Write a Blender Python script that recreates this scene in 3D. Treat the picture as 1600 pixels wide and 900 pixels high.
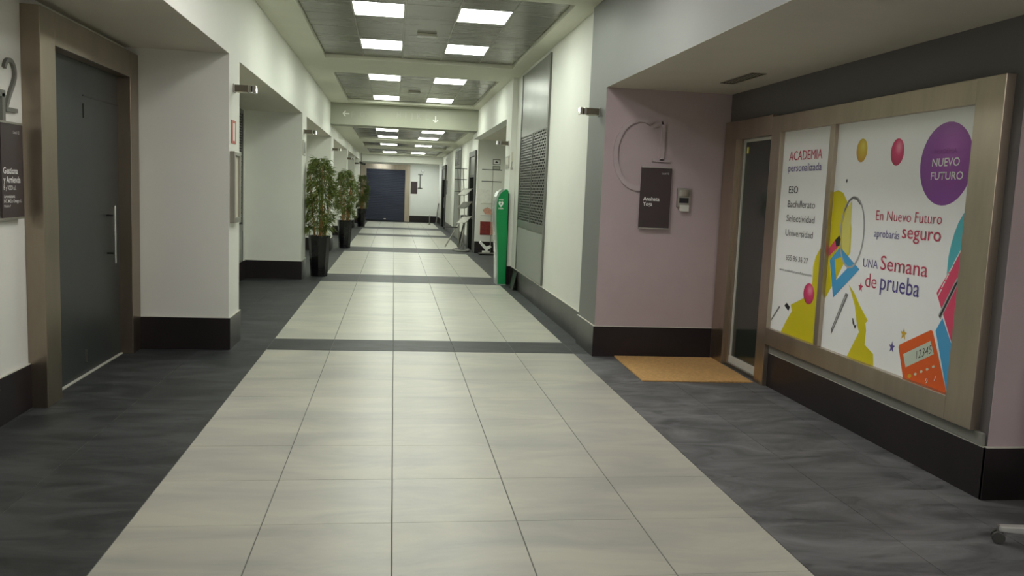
import bpy, bmesh, math, random
from mathutils import Vector, Matrix
random.seed(7)
for o in list(bpy.data.objects): bpy.data.objects.remove(o)
SC = bpy.context.scene
COL = SC.collection
# ---------------------------------------------------------------- camera
YAW, PITCH, ROLL, CAMZ, FPX = 0.144, -0.1139, 0.0407, 1.5801, 1303.98
fw = Vector((math.sin(YAW)*math.cos(PITCH), math.cos(YAW)*math.cos(PITCH), math.sin(PITCH)))
rt = Vector((math.cos(YAW), -math.sin(YAW), 0)); up = rt.cross(fw)
r2 = rt*math.cos(ROLL) + up*math.sin(ROLL); u2 = -rt*math.sin(ROLL) + up*math.cos(ROLL)
cd = bpy.data.cameras.new('camera'); cam = bpy.data.objects.new('camera', cd); COL.objects.link(cam)
cd.sensor_width = 36; cd.lens = 36*FPX/1600; cd.clip_end = 200; cd.clip_start = 0.05
M = Matrix((r2, u2, -fw)).transposed().to_4x4(); M.translation = (0, 0, CAMZ); cam.matrix_world = M
SC.camera = cam
# ---------------------------------------------------------------- world, exposure
w = bpy.data.worlds.new('world'); SC.world = w; w.use_nodes = True
w.node_tree.nodes['Background'].inputs[0].default_value = (0.8, 0.85, 0.8, 1)
w.node_tree.nodes['Background'].inputs[1].default_value = 0.02
SC.view_settings.view_transform = 'Standard'; SC.view_settings.look = 'None'
SC.view_settings.exposure = 1.3; SC.view_settings.gamma = 1.0; SC.view_settings.use_curve_mapping = False
SC.cycles.use_denoising = True; SC.cycles.max_bounces = 8; SC.cycles.diffuse_bounces = 5
LAMP_GREEN = (0.94, 1.0, 0.87); LAMP_NEAR = (1.0, 0.97, 0.93)
LAMP_POWER = 9.0; LAMP_POWER_NEAR = 11.0; LOBBY_FILL_POWER = 17.0; LAMP_POWER_FRONT = 3.6

# ---------------------------------------------------------------- materials
def lin(c):
    return tuple(((v/255)/12.92 if v/255 <= .04045 else ((v/255+.055)/1.055)**2.4) for v in c)
def mat(name, col, rough=.6, metal=0., var=.0, scale=(3,3,3), bump=0., bscale=60., coat=0., emit=None, es=0., obj_rand=0., spec=.5, detail=4., col2=None, thr=(.35,.75), distort=0., spots=0.):
    m = bpy.data.materials.new(name); m.use_nodes = True
    nt = m.node_tree; N = nt.nodes; L = nt.links; b = N['Principled BSDF']
    c = (*col, 1)
    b.inputs['Base Color'].default_value = c; b.inputs['Roughness'].default_value = rough
    b.inputs['Metallic'].default_value = metal; b.inputs['Coat Weight'].default_value = coat
    b.inputs['Coat Roughness'].default_value = .08; b.inputs['Specular IOR Level'].default_value = spec
    if emit:
        b.inputs['Emission Color'].default_value = (*emit, 1); b.inputs['Emission Strength'].default_value = es
    pos = None
    if var or bump:
        g = N.new('ShaderNodeNewGeometry'); mp = N.new('ShaderNodeMapping'); mp.inputs['Scale'].default_value = scale
        L.new(g.outputs['Position'], mp.inputs['Vector']); pos = mp
    out = None
    if var:
        n = N.new('ShaderNodeTexNoise'); n.inputs['Scale'].default_value = 1; n.inputs['Detail'].default_value = detail; n.inputs['Roughness'].default_value = .62; n.inputs['Distortion'].default_value = distort
        L.new(pos.outputs[0], n.inputs['Vector'])
        rp = N.new('ShaderNodeValToRGB'); e = rp.color_ramp.elements
        e[0].position, e[1].position = thr
        cc = col2 if col2 else tuple(min(1, v*(1+var)) for v in col)
        e[0].color = (*(tuple(v*(1-var) for v in col) if not col2 else col), 1); e[1].color = (*cc, 1)
        L.new(n.outputs['Fac'], rp.inputs['Fac']); out = rp.outputs['Color']
        if spots:
            n2 = N.new('ShaderNodeTexNoise'); n2.inputs['Scale'].default_value = 2.3; n2.inputs['Detail'].default_value = 6; n2.inputs['Distortion'].default_value = .8
            L.new(pos.outputs[0], n2.inputs['Vector'])
            m2 = N.new('ShaderNodeMapRange'); m2.inputs['From Min'].default_value = .60; m2.inputs['From Max'].default_value = .70; m2.inputs['To Min'].default_value = 1; m2.inputs['To Max'].default_value = 1-spots
            L.new(n2.outputs['Fac'], m2.inputs['Value'])
            x2 = N.new('ShaderNodeMix'); x2.data_type = 'RGBA'; x2.blend_type = 'MULTIPLY'; x2.inputs['Factor'].default_value = 1
            L.new(out, x2.inputs['A']); L.new(m2.outputs[0], x2.inputs['B']); out = x2.outputs['Result']
        mr = N.new('ShaderNodeMapRange'); mr.inputs['To Min'].default_value = max(0, rough-.08); mr.inputs['To Max'].default_value = min(1, rough+.08)
        L.new(n.outputs['Fac'], mr.inputs['Value']); L.new(mr.outputs[0], b.inputs['Roughness'])
    if obj_rand:
        oi = N.new('ShaderNodeObjectInfo'); mr = N.new('ShaderNodeMapRange')
        mr.inputs['To Min'].default_value = 1-obj_rand; mr.inputs['To Max'].default_value = 1+obj_rand
        L.new(oi.outputs['Random'], mr.inputs['Value'])
        mx = N.new('ShaderNodeMix'); mx.data_type = 'RGBA'; mx.blend_type = 'MULTIPLY'; mx.inputs['Factor'].default_value = 1
        if out: L.new(out, mx.inputs['A'])
        else: mx.inputs['A'].default_value = c
        L.new(mr.outputs[0], mx.inputs['B']); out = mx.outputs['Result']
    if out: L.new(out, b.inputs['Base Color'])
    if bump:
        n = N.new('ShaderNodeTexNoise'); n.inputs['Scale'].default_value = bscale; n.inputs['Detail'].default_value = 3
        L.new(pos.outputs[0], n.inputs['Vector'])
        bp = N.new('ShaderNodeBump'); bp.inputs['Strength'].default_value = bump; bp.inputs['Distance'].default_value = .004
        L.new(n.outputs['Fac'], bp.inputs['Height']); L.new(bp.outputs[0], b.inputs['Normal'])
    return m
def ballmat(name, c0, c1, c2):
    # printed glossy ball: the shading is part of the flat print (generated coordinates of the disc)
    m = bpy.data.materials.new(name); m.use_nodes = True; nt = m.node_tree; N = nt.nodes; L = nt.links; b = N['Principled BSDF']
    tc = N.new('ShaderNodeTexCoord'); mp = N.new('ShaderNodeMapping'); mp.inputs['Location'].default_value = (0, -.40, -.68)
    L.new(tc.outputs['Generated'], mp.inputs['Vector'])
    sp = N.new('ShaderNodeSeparateXYZ'); L.new(mp.outputs[0], sp.inputs[0])
    cb = N.new('ShaderNodeCombineXYZ'); L.new(sp.outputs['Y'], cb.inputs['Y']); L.new(sp.outputs['Z'], cb.inputs['Z'])
    ln = N.new('ShaderNodeVectorMath'); ln.operation = 'LENGTH'; L.new(cb.outputs[0], ln.inputs[0])
    rp = N.new('ShaderNodeValToRGB'); e = rp.color_ramp.elements
    e[0].position = 0; e[0].color = (*lin(c2), 1); e[1].position = .75; e[1].color = (*lin(c1), 1)
    k = e.new(.3); k.color = (*lin(c0), 1)
    L.new(ln.outputs['Value'], rp.inputs['Fac']); L.new(rp.outputs['Color'], b.inputs['Base Color'])
    b.inputs['Roughness'].default_value = .4; b.inputs['Coat Weight'].default_value = .3
    return m
MT = {}
MT['wall'] = mat('wall_paint_white', (.73,.735,.68), .55, var=.03, scale=(1.2,1.2,1.2), bump=.08, bscale=120)
MT['mauve'] = mat('wall_paint_mauve', (.44,.36,.372), .5, var=.05, scale=(1.5,1.5,1.5), bump=.06, bscale=150)
MT['grey'] = mat('wall_paint_grey', (.19,.193,.187), .5, var=.04, scale=(1.5,1.5,1.5), bump=.06, bscale=150)
MT['greyshade'] = mat('wall_paint_grey_shaded', (.125,.118,.12), .5, var=.04, scale=(1.5,1.5,1.5), bump=.06, bscale=150)  # same grey paint, darkened to stand in for shade under the soffit
MT['soffit'] = mat('soffit_paint', (.58,.55,.47), .7, var=.03, bump=.1, bscale=120)
MT['ceil'] = mat('ceiling_plaster', (.70,.70,.58), .6, var=.03, bump=.06, bscale=100)
MT['beam'] = mat('beam_paint_dimmed', (.36,.37,.295), .6, var=.03, bump=.06, bscale=100)  # ceiling plaster darkened to offset the lamps close to the beam
MT['base'] = mat('baseboard_black_stone', (.019,.014,.016), .32, var=.2, scale=(2,2,2), bump=.05, bscale=80, spec=.35)
MT['lip'] = mat('plaster_lip', (.55,.54,.48), .6)
MT['beige'] = mat('beige_porcelain', (.37,.37,.333), .36, col2=(.485,.475,.40), var=.1, scale=(1.1,3.4,1), thr=(.36,.62), bump=.04, bscale=40, obj_rand=.035, detail=8, distort=.7)
MT['dark'] = mat('dark_slate_porcelain', (.025,.0275,.0285), .52, col2=(.09,.095,.097), spec=.3, var=.3, scale=(1.6,4.2,1), thr=(.42,.80), bump=.08, bscale=30, obj_rand=.06, detail=10, distort=1.2, spots=.35)
MT['dusty_lit'] = mat('dark_slate_dusty_lit', (.078,.079,.083), .55, col2=(.225,.225,.232), spec=.35, var=.3, scale=(1.5,3.6,1), thr=(.40,.78), bump=.08, bscale=30, obj_rand=.06, detail=10, distort=1.2, spots=.4)  # dust smears, and a base lightened in place of missing niche light
MT['grout'] = mat('grout', (.165,.165,.15), .8, var=.1)
MT['metalceil'] = mat('ceiling_metal', (.26,.25,.22), .26, .85, var=.10, scale=(.8,9,1), bump=.10, bscale=3, obj_rand=.05)
MT['metaldark'] = mat('joint_dark', (.03,.03,.028), .6)
MT['steel'] = mat('brushed_bronze_steel', (.50,.43,.35), .36, 1., var=.10, scale=(6,6,1.2), bump=.05, bscale=40)
MT['steelshade'] = mat('brushed_bronze_steel_shaded', (.34,.285,.225), .36, 1., var=.10, scale=(6,6,1.2), bump=.05, bscale=40)  # same bronze steel, dark reflections put into its colour
MT['steel2'] = mat('brushed_steel', (.45,.43,.39), .35, 1., var=.06, scale=(8,8,8))
MT['chrome'] = mat('polished_steel', (.75,.73,.70), .14, 1., var=.02)
MT['doordark'] = mat('door_grey_lacquer', (.036,.042,.040), .42, var=.08, scale=(2,2,2), bump=.02)
MT['glassdark'] = mat('dark_green_glass', (.026,.034,.029), .14, var=.05, coat=.3)
MT['black'] = mat('black_satin', (.012,.011,.012), .4, var=.1)
MT['planter'] = mat('planter_black', (.006,.006,.007), .28, var=.1)
MT['sign'] = mat('sign_brown', (.042,.026,.028), .42, var=.05)
MT['white'] = mat('white_print', (.78,.78,.76), .5, var=.02)
MT['seal'] = mat('white_seal', (.60,.60,.55), .5, var=.04)
MT['letter'] = mat('letter_steel', (.20,.20,.18), .5, .5, var=.05)
MT['lettermauve'] = mat('letter_mauve', (.45,.375,.39), .45, 0., var=.05)
MT['letterpale'] = mat('letter_pale', (.42,.42,.36), .45, .3, var=.04)
MT['arrow'] = mat('arrow_white', (.9,.9,.86), .4, var=.02)
MT['panel'] = mat('service_panel_grey', (.20,.205,.19), .34, .55, var=.05, scale=(2,2,2))
MT['panelpaint'] = mat('service_panel_lower', (.27,.285,.255), .5, .0, var=.05, scale=(2,2,2))
MT['void'] = mat('dark_void', (.01,.011,.01), .9, var=.1, spec=0.)
MT['satin'] = mat('satin_aluminium', (.72,.72,.70), .32, .7, var=.03)
MT['bronze'] = mat('dark_bronze', (.16,.14,.105), .4, .8, var=.06)
MT['dkframe'] = mat('dark_grey_frame', (.10,.10,.095), .5, .2, var=.05)
MT['coir'] = mat('coir', (.56,.335,.125), .95, var=.18, scale=(40,40,40), bump=.8, bscale=6)
MT['poster'] = mat('poster_vinyl', (.86,.88,.88), .38, coat=.25, var=.01)
MT['red'] = mat('sign_red', (.42,.10,.07), .5, var=.04)
MT['cream'] = mat('cream_panel', (.62,.60,.50), .5, var=.03)
MT['green'] = mat('aed_green', (.004,.24,.07), .32, var=.05)
MT['silver'] = mat('aed_silver', (.45,.50,.46), .25, .3, var=.05)
MT['shutter'] = mat('shutter_navy', (.042,.048,.075), .45, .2, var=.06)
MT['bamboo'] = mat('bamboo_cane', (.42,.22,.07), .5, var=.3, scale=(30,30,5))
MT['leaf'] = mat('bamboo_leaf', (.085,.125,.022), .5, col2=(.26,.31,.075), var=.3, scale=(14,14,14))
MT['soil'] = mat('soil', (.02,.014,.01), .95, var=.3, scale=(40,40,40))
MT['paper'] = mat('paper_white', (.70,.70,.64), .6, var=.1, scale=(12,12,12))
MT['pink'] = mat('paper_pink', (.52,.27,.20), .6, var=.2, scale=(20,20,20))
MT['redbox'] = mat('card_red', (.19,.015,.012), .5, var=.4, scale=(15,15,15))
MT['greypl'] = mat('grey_plastic', (.22,.22,.2), .45, var=.06)
MT['tire'] = mat('caster_grey', (.05,.05,.048), .5, var=.1)
MT['p_red'] = mat('print_magenta_red', lin((190,62,92)), .45, var=.02)
MT['p_purple'] = mat('print_violet', lin((84,72,140)), .45, var=.02)
MT['p_black'] = mat('print_black', (.015,.015,.018), .45, var=.02)
MT['p_grey'] = mat('print_grey', (.16,.16,.16), .45, var=.02)
MT['p_yellow'] = mat('print_yellow', lin((206,194,10)), .45, var=.02)
MT['p_pale'] = mat('print_pale_yellow', lin((214,208,110)), .45, var=.02)
MT['p_blue'] = mat('print_blue', lin((70,158,208)), .45, var=.02)
MT['p_cyan'] = mat('print_teal', lin((80,178,190)), .45, var=.02)
MT['p_pink'] = mat('print_pink', lin((214,68,104)), .45, var=.02)
MT['p_orange'] = mat('print_orange', lin((222,94,28)), .45, var=.02)
MT['p_lcd'] = mat('print_lcd', lin((196,208,190)), .45, var=.02)
MT['p_gold'] = mat('print_gold', lin((212,172,40)), .45, var=.02)
MT['p_silver'] = mat('print_silver', lin((170,172,172)), .45, var=.02)
MT['p_faint'] = mat('print_faint_violet', lin((132,66,140)), .45, var=.02)
MT['b_purple'] = ballmat('print_ball_violet', (146,68,162), (126,62,150), (168,92,178))
MT['b_pink'] = ballmat('print_ball_pink', (214,52,110), (168,30,78), (238,150,176))
MT['b_yellow'] = ballmat('print_ball_yellow', (206,180,30), (186,130,12), (226,212,92))
def lampmat(name, col, s):
    return mat(name, (.8,.8,.8), .5, emit=col, es=s)
MT['lampG'] = lampmat('lamp_diffuser_cool', LAMP_GREEN, LAMP_POWER)
MT['lampN'] = lampmat('lamp_diffuser_near', LAMP_NEAR, LAMP_POWER_NEAR)
MT['lampF'] = lampmat('lamp_diffuser_front', LAMP_NEAR, LAMP_POWER_FRONT)
MT['lampL'] = lampmat('lobby_fill_diffuser', LAMP_NEAR, LOBBY_FILL_POWER)  # unseen lobby panels, added to brighten the right niche
MT['lampE'] = lampmat('end_fill_diffuser', (.93,1,.97), 7.5)  # hidden passage panels, added to brighten the end wall

# ---------------------------------------------------------------- helpers
WL = {}
def root(name, loc, label=None, cat=None, group=None, kind=None):
    o = bpy.data.objects.new(name, None); COL.objects.link(o); o.location = loc; o.empty_display_size = .1
    WL[o.name] = Vector(loc); tag(o, label, cat, group, kind); return o
def tag(o, label=None, cat=None, group=None, kind=None):
    if label: o['label'] = label
    if cat: o['category'] = cat
    if group: o['group'] = group
    if kind: o['kind'] = kind
    return o
class MB:
    def __init__(s): s.v = []; s.f = []
    def add(s, vs, fs):
        k = len(s.v); s.v += [tuple(v) for v in vs]; s.f += [tuple(i+k for i in f) for f in fs]; return s
    def box(s, x0, x1, y0, y1, z0, z1):
        return s.add([(x0,y0,z0),(x1,y0,z0),(x1,y1,z0),(x0,y1,z0),(x0,y0,z1),(x1,y0,z1),(x1,y1,z1),(x0,y1,z1)],
                     [(3,2,1,0),(4,5,6,7),(0,1,5,4),(1,2,6,5),(2,3,7,6),(3,0,4,7)])
    def bar(s, a, b, r, n=8, r2=None, caps=True):
        a, b = Vector(a), Vector(b); d = (b-a).normalized(); h = Vector((0,0,1)) if abs(d.z) < .9 else Vector((1,0,0))
        x = d.cross(h).normalized(); y = d.cross(x).normalized(); r2 = r if r2 is None else r2
        vs = [a+(x*math.cos(t)+y*math.sin(t))*r for t in [2*math.pi*i/n for i in range(n)]] + [b+(x*math.cos(t)+y*math.sin(t))*r2 for t in [2*math.pi*i/n for i in range(n)]]
        fs = [(i,(i+1)%n,n+(i+1)%n,n+i) for i in range(n)]
        if caps: fs += [tuple(range(n-1,-1,-1)), tuple(range(n,2*n))]
        return s.add(vs, fs)
    def prism(s, pts, org, ax, ay, d):
        # 2D polygon pts in plane org+ax*u+ay*v, extruded by d along ax x ay (outwards)
        org, ax, ay = Vector(org), Vector(ax), Vector(ay); n = ax.cross(ay).normalized(); k = len(pts)
        ar = sum(pts[i][0]*pts[(i+1)%k][1]-pts[(i+1)%k][0]*pts[i][1] for i in range(k))
        if ar < 0: pts = pts[::-1]
        vs = [org+ax*u+ay*v for u, v in pts] + [org+ax*u+ay*v+n*d for u, v in pts]
        return s.add(vs, [tuple(range(k-1,-1,-1)), tuple(range(k,2*k))] + [(i,(i+1)%k,k+(i+1)%k,k+i) for i in range(k)])
    def ribbon(s, pts, wd, org, ax, ay, d, closed=False):
        P = [Vector((p[0],p[1])) for p in pts]; k = len(P); A = []; B = []
        for i in range(k):
            if closed: t = P[(i+1)%k]-P[i-1]
            else: t = P[min(i+1,k-1)]-P[max(i-1,0)]
            t.normalize(); nn = Vector((-t.y,t.x))*wd/2; A.append(P[i]+nn); B.append(P[i]-nn)
        for i in range(k if closed else k-1):
            j = (i+1)%k; s.prism([A[i][:],B[i][:],B[j][:],A[j][:]], org, ax, ay, d)
        return s
    def build(s, name, m, parent=None, bevel=0, smooth=False, loc=None, label=None, kind=None):
        off = Vector((0,0,0))
        if parent is not None: off = WL[parent.name]
        elif loc is not None: off = Vector(loc)
        me = bpy.data.meshes.new(name); me.from_pydata([tuple(Vector(v)-off) for v in s.v], [], s.f); me.update()
        me.materials.append(MT[m] if isinstance(m, str) else m)
        if bevel:
            bm = bmesh.new(); bm.from_mesh(me); bmesh.ops.remove_doubles(bm, verts=bm.verts, dist=1e-5)
            bmesh.ops.recalc_face_normals(bm, faces=bm.faces)
            bmesh.ops.bevel(bm, geom=[e for e in bm.edges if e.is_manifold and e.calc_face_angle(0) > .4], offset=bevel, segments=2, affect='EDGES', profile=.5)
            bm.to_mesh(me); bm.free()
        if smooth:
            for p in me.polygons: p.use_smooth = True
        o = bpy.data.objects.new(name, me); COL.objects.link(o)
        if parent is not None: o.parent = parent
        elif loc is not None: o.location = loc
        WL[o.name] = off.copy()
        if label: o['label'] = label
        if kind: o['kind'] = kind
        return o
def box(name, m, parent, *c, bevel=0): return MB().box(*c).build(name, m, parent, bevel)
def struct(name, mb, m, label=None, bevel=0):
    o = mb.build(name, m, None, bevel); o['kind'] = 'structure'
    if label: o['label'] = label
    return o
def ell(cx, cy, rx, ry, n=40, rot=0):
    return [(cx+rx*math.cos(t)*math.cos(rot)-ry*math.sin(t)*math.sin(rot), cy+rx*math.cos(t)*math.sin(rot)+ry*math.sin(t)*math.cos(rot)) for t in [2*math.pi*i/n for i in range(n)]]
EY, EZ, EX = Vector((0,1,0)), Vector((0,0,1)), Vector((1,0,0))
REFS = {}
def text_raw(body, bold=0.):
    cu = bpy.data.curves.new('t', 'FONT'); cu.body = body; cu.resolution_u = 3; cu.offset = bold; cu.fill_mode = 'FRONT'
    o = bpy.data.objects.new('t', cu); COL.objects.link(o); bpy.context.view_layer.update()
    me = bpy.data.meshes.new_from_object(o.evaluated_get(bpy.context.evaluated_depsgraph_get()))
    bpy.data.objects.remove(o); bpy.data.curves.remove(cu); return me
def text(body, org, width, h, ax, ay, m, parent, ref='H', bold=0., name='lettering', d=.0004, rise=0.):
    ws = body.split(' ')
    if len(ws) == 1: return text1(body, org, width, h, ax, ay, m, parent, ref, bold, name, d, rise)
    def ext(b):
        me = text_raw(b, bold); xs = [v.co.x for v in me.vertices]; bpy.data.meshes.remove(me); return min(xs), max(xs)
    X0, X1 = ext(body); sx = width/(X1-X0); pre = ''
    for wd in ws:
        pre = (pre+' '+wd).strip(); e = ext(pre)[1]; a, b = ext(wd)
        text1(wd, Vector(org)+ax*(e-(b-a)-X0)*sx+ay*rise*(e-(b-a)-X0)*sx, (b-a)*sx, h, ax, ay, m, parent, ref, bold, name, d, rise)
def text1(body, org, width, h, ax, ay, m, parent, ref='H', bold=0., name='lettering', d=.0004, rise=0.):
    me = text_raw(body, bold)
    key = ref
    if key not in REFS:
        rm = text_raw(ref); REFS[key] = max(v.co.y for v in rm.vertices); bpy.data.meshes.remove(rm)
    xs = [v.co.x for v in me.vertices]; x0, x1 = min(xs), max(xs)
    sx = width/(x1-x0); sy = h/REFS[key]; n = ax.cross(ay); off = WL[parent.name]
    for v in me.vertices:
        u = (v.co.x-x0)*sx; q = v.co.y*sy + rise*u
        v.co = Vector(org)+ax*u+ay*q+n*d-off
    me.materials.clear(); me.materials.append(MT[m])
    o = bpy.data.objects.new(name, me); COL.objects.link(o); o.parent = parent; WL[o.name] = off.copy(); return o

# ---------------------------------------------------------------- dimensions
XL, XLB, XR, XRB = -1.51, -2.41, 2.03, 3.26
ZS, ZSR, ZC, ZM, ZF = 2.73, 2.62, 3.50, 3.555, 3.00
T, TL = .6, .6034
BX0 = -1.173; BX = [BX0+T*i for i in range(6)]
S1 = 8.0676; ROW = lambda k: S1+TL*k
PIL = [(1.7,2.3),(8.05,8.57),(14.2,14.88),(20.6,21.4),(27.2,27.97),(32.3,33.0),(36.8,37.3)]
YB, YE = -5.0, 40.0

# ---------------------------------------------------------------- floor
fl = struct('floor', MB().box(-4.5, 6.2, YB, YE+.3, -.12, -.0025), 'grout', 'tiled corridor floor, beige runner with dark borders')
WL['floor'] = Vector((0,0,0))
TM = {}
def tile(x0, x1, y0, y1, m, gx=.0022, gy=.0012):
    key = (round(x1-x0,4), round(y1-y0,4), m, gx, gy)
    if key not in TM:
        a, b = (x1-x0)/2-gx, (y1-y0)/2-gy; c = .0012 if gy > .001 else .0003
        mb = MB().add([(-a,-b,-.01),(a,-b,-.01),(a,b,-.01),(-a,b,-.01),(-a,-b,-c),(a,-b,-c),(a,b,-c),(-a,b,-c),(-a+c,-b+c,0),(a-c,-b+c,0),(a-c,b-c,0),(-a+c,b-c,0)],
            [(0,1,5,4),(1,2,6,5),(2,3,7,6),(3,0,4,7),(4,5,9,8),(5,6,10,9),(6,7,11,10),(7,4,8,11),(8,9,10,11)])
        me = bpy.data.meshes.new('floor_tile'); me.from_pydata(mb.v, [], mb.f); me.update(); me.materials.append(MT[m]); TM[key] = me
    o = bpy.data.objects.new('floor_tile', TM[key]); COL.objects.link(o); o.parent = fl; o.location = ((x0+x1)/2, (y0+y1)/2, random.uniform(-.0004,.0004))
ST2, ST2E = 14.03, 15.25
for k in range(-9, 0):
    for i in range(5): tile(BX[i], BX[i+1], ROW(k), ROW(k+1), 'beige', .0028)
for i in range(5): tile(BX[i], BX[i+1], ROW(0), ROW(1), 'dark', .0028)
nr = 9; hh = (ST2-ROW(1))/nr
for k in range(nr):
    for i in range(5): tile(BX[i], BX[i+1], ROW(1)+hh*k, ROW(1)+hh*(k+1), 'beige', .0035)
for i in range(5): tile(BX[i], BX[i+1], ST2, ST2E, 'dark', .0035)
DL = [-3.0+.027, -2.373, -1.773, BX0]; DR = [BX[5], 2.427, 3.027, 3.627]
def dark_rows(y0, y1, n, xs, m='dark'):
    for k in range(n):
        for i in range(len(xs)-1): tile(xs[i], xs[i+1], y0+(y1-y0)*k/n, y0+(y1-y0)*(k+1)/n, m, .0018, .0002)
dark_rows(ROW(-9), ROW(0), 5, DL); dark_rows(ROW(0), ST2E, 6, DL)
dark_rows(ROW(-9), ROW(0), 5, DR, 'dusty_lit'); dark_rows(ROW(-9), ROW(-6)-.6, 1, [3.627,4.227,4.827], 'dusty_lit')
dark_rows(ROW(0), ST2E, 6, DR[:2])
far_b, far_d = MB(), MB()
def ft(mb, x0, x1, y0, y1, g=.004): mb.add([(x0+g,y0+g,0),(x1-g,y0+g,0),(x1-g,y1-g,0),(x0+g,y1-g,0)], [(0,1,2,3)])
STR = [(ST2,ST2E),(20.75,22.3),(27.6,28.75),(32.35,33.75),(39.0,YE)]
for a in range(len(STR)-1):
    y0, y1 = STR[a][1], STR[a+1][0]; n = max(1, round((y1-y0)/.6))
    for k in range(n):
        for i in range(5): ft(far_b, BX[i], BX[i+1], y0+(y1-y0)*k/n, y0+(y1-y0)*(k+1)/n)
    for i in range(5): ft(far_d, BX[i], BX[i+1], *STR[a+1])
for k in range(13):
    for i in range(5): ft(far_b, BX[i], BX[i+1], ROW(-9)-TL*(k+1), ROW(-9)-TL*k)
for k in range(7):
    for xs in [(-2.973,-2.373),(-2.373,-1.773),(-1.773,BX0)] + [(BX[5]+.6*j, BX[5]+.6*j+.6) for j in range(6)]:
        ft(far_d, xs[0], xs[1], ROW(-9)-1.2*(k+1), ROW(-9)-1.2*k, .002)
for k in range(21):
    y0 = ST2E+1.2*k; y1 = min(y0+1.2, YE)
    for xs in [(-4.173,-3.573),(-3.573,-2.973),(-2.973,-2.373),(-2.373,-1.773),(-1.773,BX0),(BX[5],2.427),(2.427,3.027),(3.027,3.627)]:
        if y0 < 36 and xs[1] < -2.9: continue
        if y0 > 21.5 and xs[0] > 2.4: continue
        ft(far_d, xs[0], xs[1], y0, y1, .003)
far_b.build('distant_beige_tiles', 'beige', fl, kind='stuff'); far_d.build('distant_dark_tiles', 'dark', fl, kind='stuff')

# ---------------------------------------------------------------- walls, left
mb = MB()
mb.box(XL-.18, XL, YB, YE-2.7, ZS, ZC+.3)
for a, b in PIL: mb.box(XLB-.15, XL, a, b, 0, ZS)
mb.box(XLB-.15, XLB, YB, PIL[-1][1], 0, ZS+.1)
struct('wall_left', mb, 'wall', 'pale painted left wall with deep niches and pillars')
mb = MB()
ys = [YB]+[p for ab in PIL for p in ab]
for i in range(0, len(ys)-1, 2): mb.box(XLB, XL-.0005, ys[i], ys[i+1], ZS-.002, ZS+.08)
struct('ceiling_niches_left', mb, 'soffit', 'low flat soffits over the niches on the left')
# baseboards left
def lip(mb2, x0, x1, y0, y1, z): mb2.box(x0, x1, y0, y1, z, z+.006)
bb, lp = MB(), MB(); th = .016
for i, (a, b) in enumerate(PIL):
    bb.box(XLB, XL+th, a-th, b+th, 0, .30); lip(lp, XLB, XL+th, a-th, b+th, .30)
for i in range(0, len(ys)-1, 2):
    a, b = ys[i], ys[i+1]
    if abs(b-8.05) < .01:
        for c, d in [(a, 5.92)]: bb.box(XLB, XLB+th, c, d, 0, .30); lip(lp, XLB, XLB+th, c, d, .30)
    elif b > 10 and b < 15: bb.box(XLB, XLB+th, a, b, 0, .30); lip(lp, XLB, XLB+th, a, b, .30)
    else: bb.box(XLB, XLB+th, a, b, 0, .30); lip(lp, XLB, XLB+th, a, b, .30)
struct('baseboard_left', bb, 'base', 'tall black baseboard along the left wall'); struct('trim_1', lp, 'lip', 'thin pale lip on top of the left baseboard')

# ---------------------------------------------------------------- walls, right
LY = 3.8
XP, R2Y = 1.995, (14.2, 14.85); RNF = 21.3; XFAR = 2.08
mb = MB()
mb.box(XR, XR+.2, 8.66, R2Y[0], 0, ZC+.3)
mb.box(1.94, XR+.3, R2Y[0], R2Y[1], 0, ZC+.3)
mb.box(1.95, 2.15, R2Y[1], RNF, 2.87, ZC+.3)
mb.box(XFAR, 3.4, RNF, RNF+.2, 0, 3.3)
mb.box(3.2, 3.4, R2Y[1], RNF, 0, 2.95)
mb.box(XFAR, XFAR+.2, RNF+.2, YE, 0, 3.3)
struct('wall_right', mb, 'wall', 'pale painted right wall beyond the grey pillar')
struct('wall_pillar_right', MB().box(XP, 3.26, 7.97, 8.68, 0, ZC+.3).box(XP, XP+.18, LY, 7.97, ZSR, ZC+.3).box(XP+.18, 6.0, LY, LY+.15, ZSR+.1, ZC+.1), 'grey', 'grey painted pillar front and header over the shop niche')
mb = MB().box(XP+.001, XRB, 7.962, 7.97, 0, ZSR)
mb.box(XRB-.0, 6.0, 4.04, 4.24, 0, ZSR+.1)
struct('wall_niche_side', mb, 'mauve', 'mauve painted side walls of the shop niche')
mb = MB(); W0, W1 = 4.046, 7.97
mb.box(XRB-.002, XRB+.15, W0, W1, 2.17, ZSR+.1); mb.box(XRB-.002, XRB+.15, W0, 4.3, 0, 2.17); mb.box(XRB-.002, XRB+.15, 4.3, 6.75, 0, .46); mb.box(XRB-.002, XRB+.15, 7.8, W1, 0, 2.17)
mb.box(3.75, 3.9, 4.3, 8.1, 0, 2.7)
struct('wall_shop', mb, 'greyshade', 'grey shop front wall, shade in its colour, holding the poster window')
struct('ceiling_niche_right', MB().box(XP+.0005, 6.0, LY, 7.96, ZSR-.002, ZSR+.1), 'soffit', 'low flat soffit over the shop niche')
struct('ceiling_alcove_right', MB().box(2.15, 3.3, R2Y[1], RNF, 2.87, 2.95), 'soffit', 'soffit of the alcove behind the green column')
struct('wall_lobby', MB().box(5.8, 6.0, YB, 4.04, 0, ZC), 'mauve', 'mauve lobby wall')
struct('wall_back', MB().box(-4, 6, YB-.2, YB, 0, 3.9), 'wall', 'pale wall behind the viewer')
bb, lp = MB(), MB()
bb.box(XP-th, XRB-.06, 7.97-th-.008, 8.68+th, 0, .30); lip(lp, XP-th, XRB-.06, 7.97-th-.008, 8.68+th, .30)
bb.box(XR-th, XR, 8.68+th, R2Y[0], 0, .315); lip(lp, XR-th, XR, 8.68+th, R2Y[0], .315)
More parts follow.
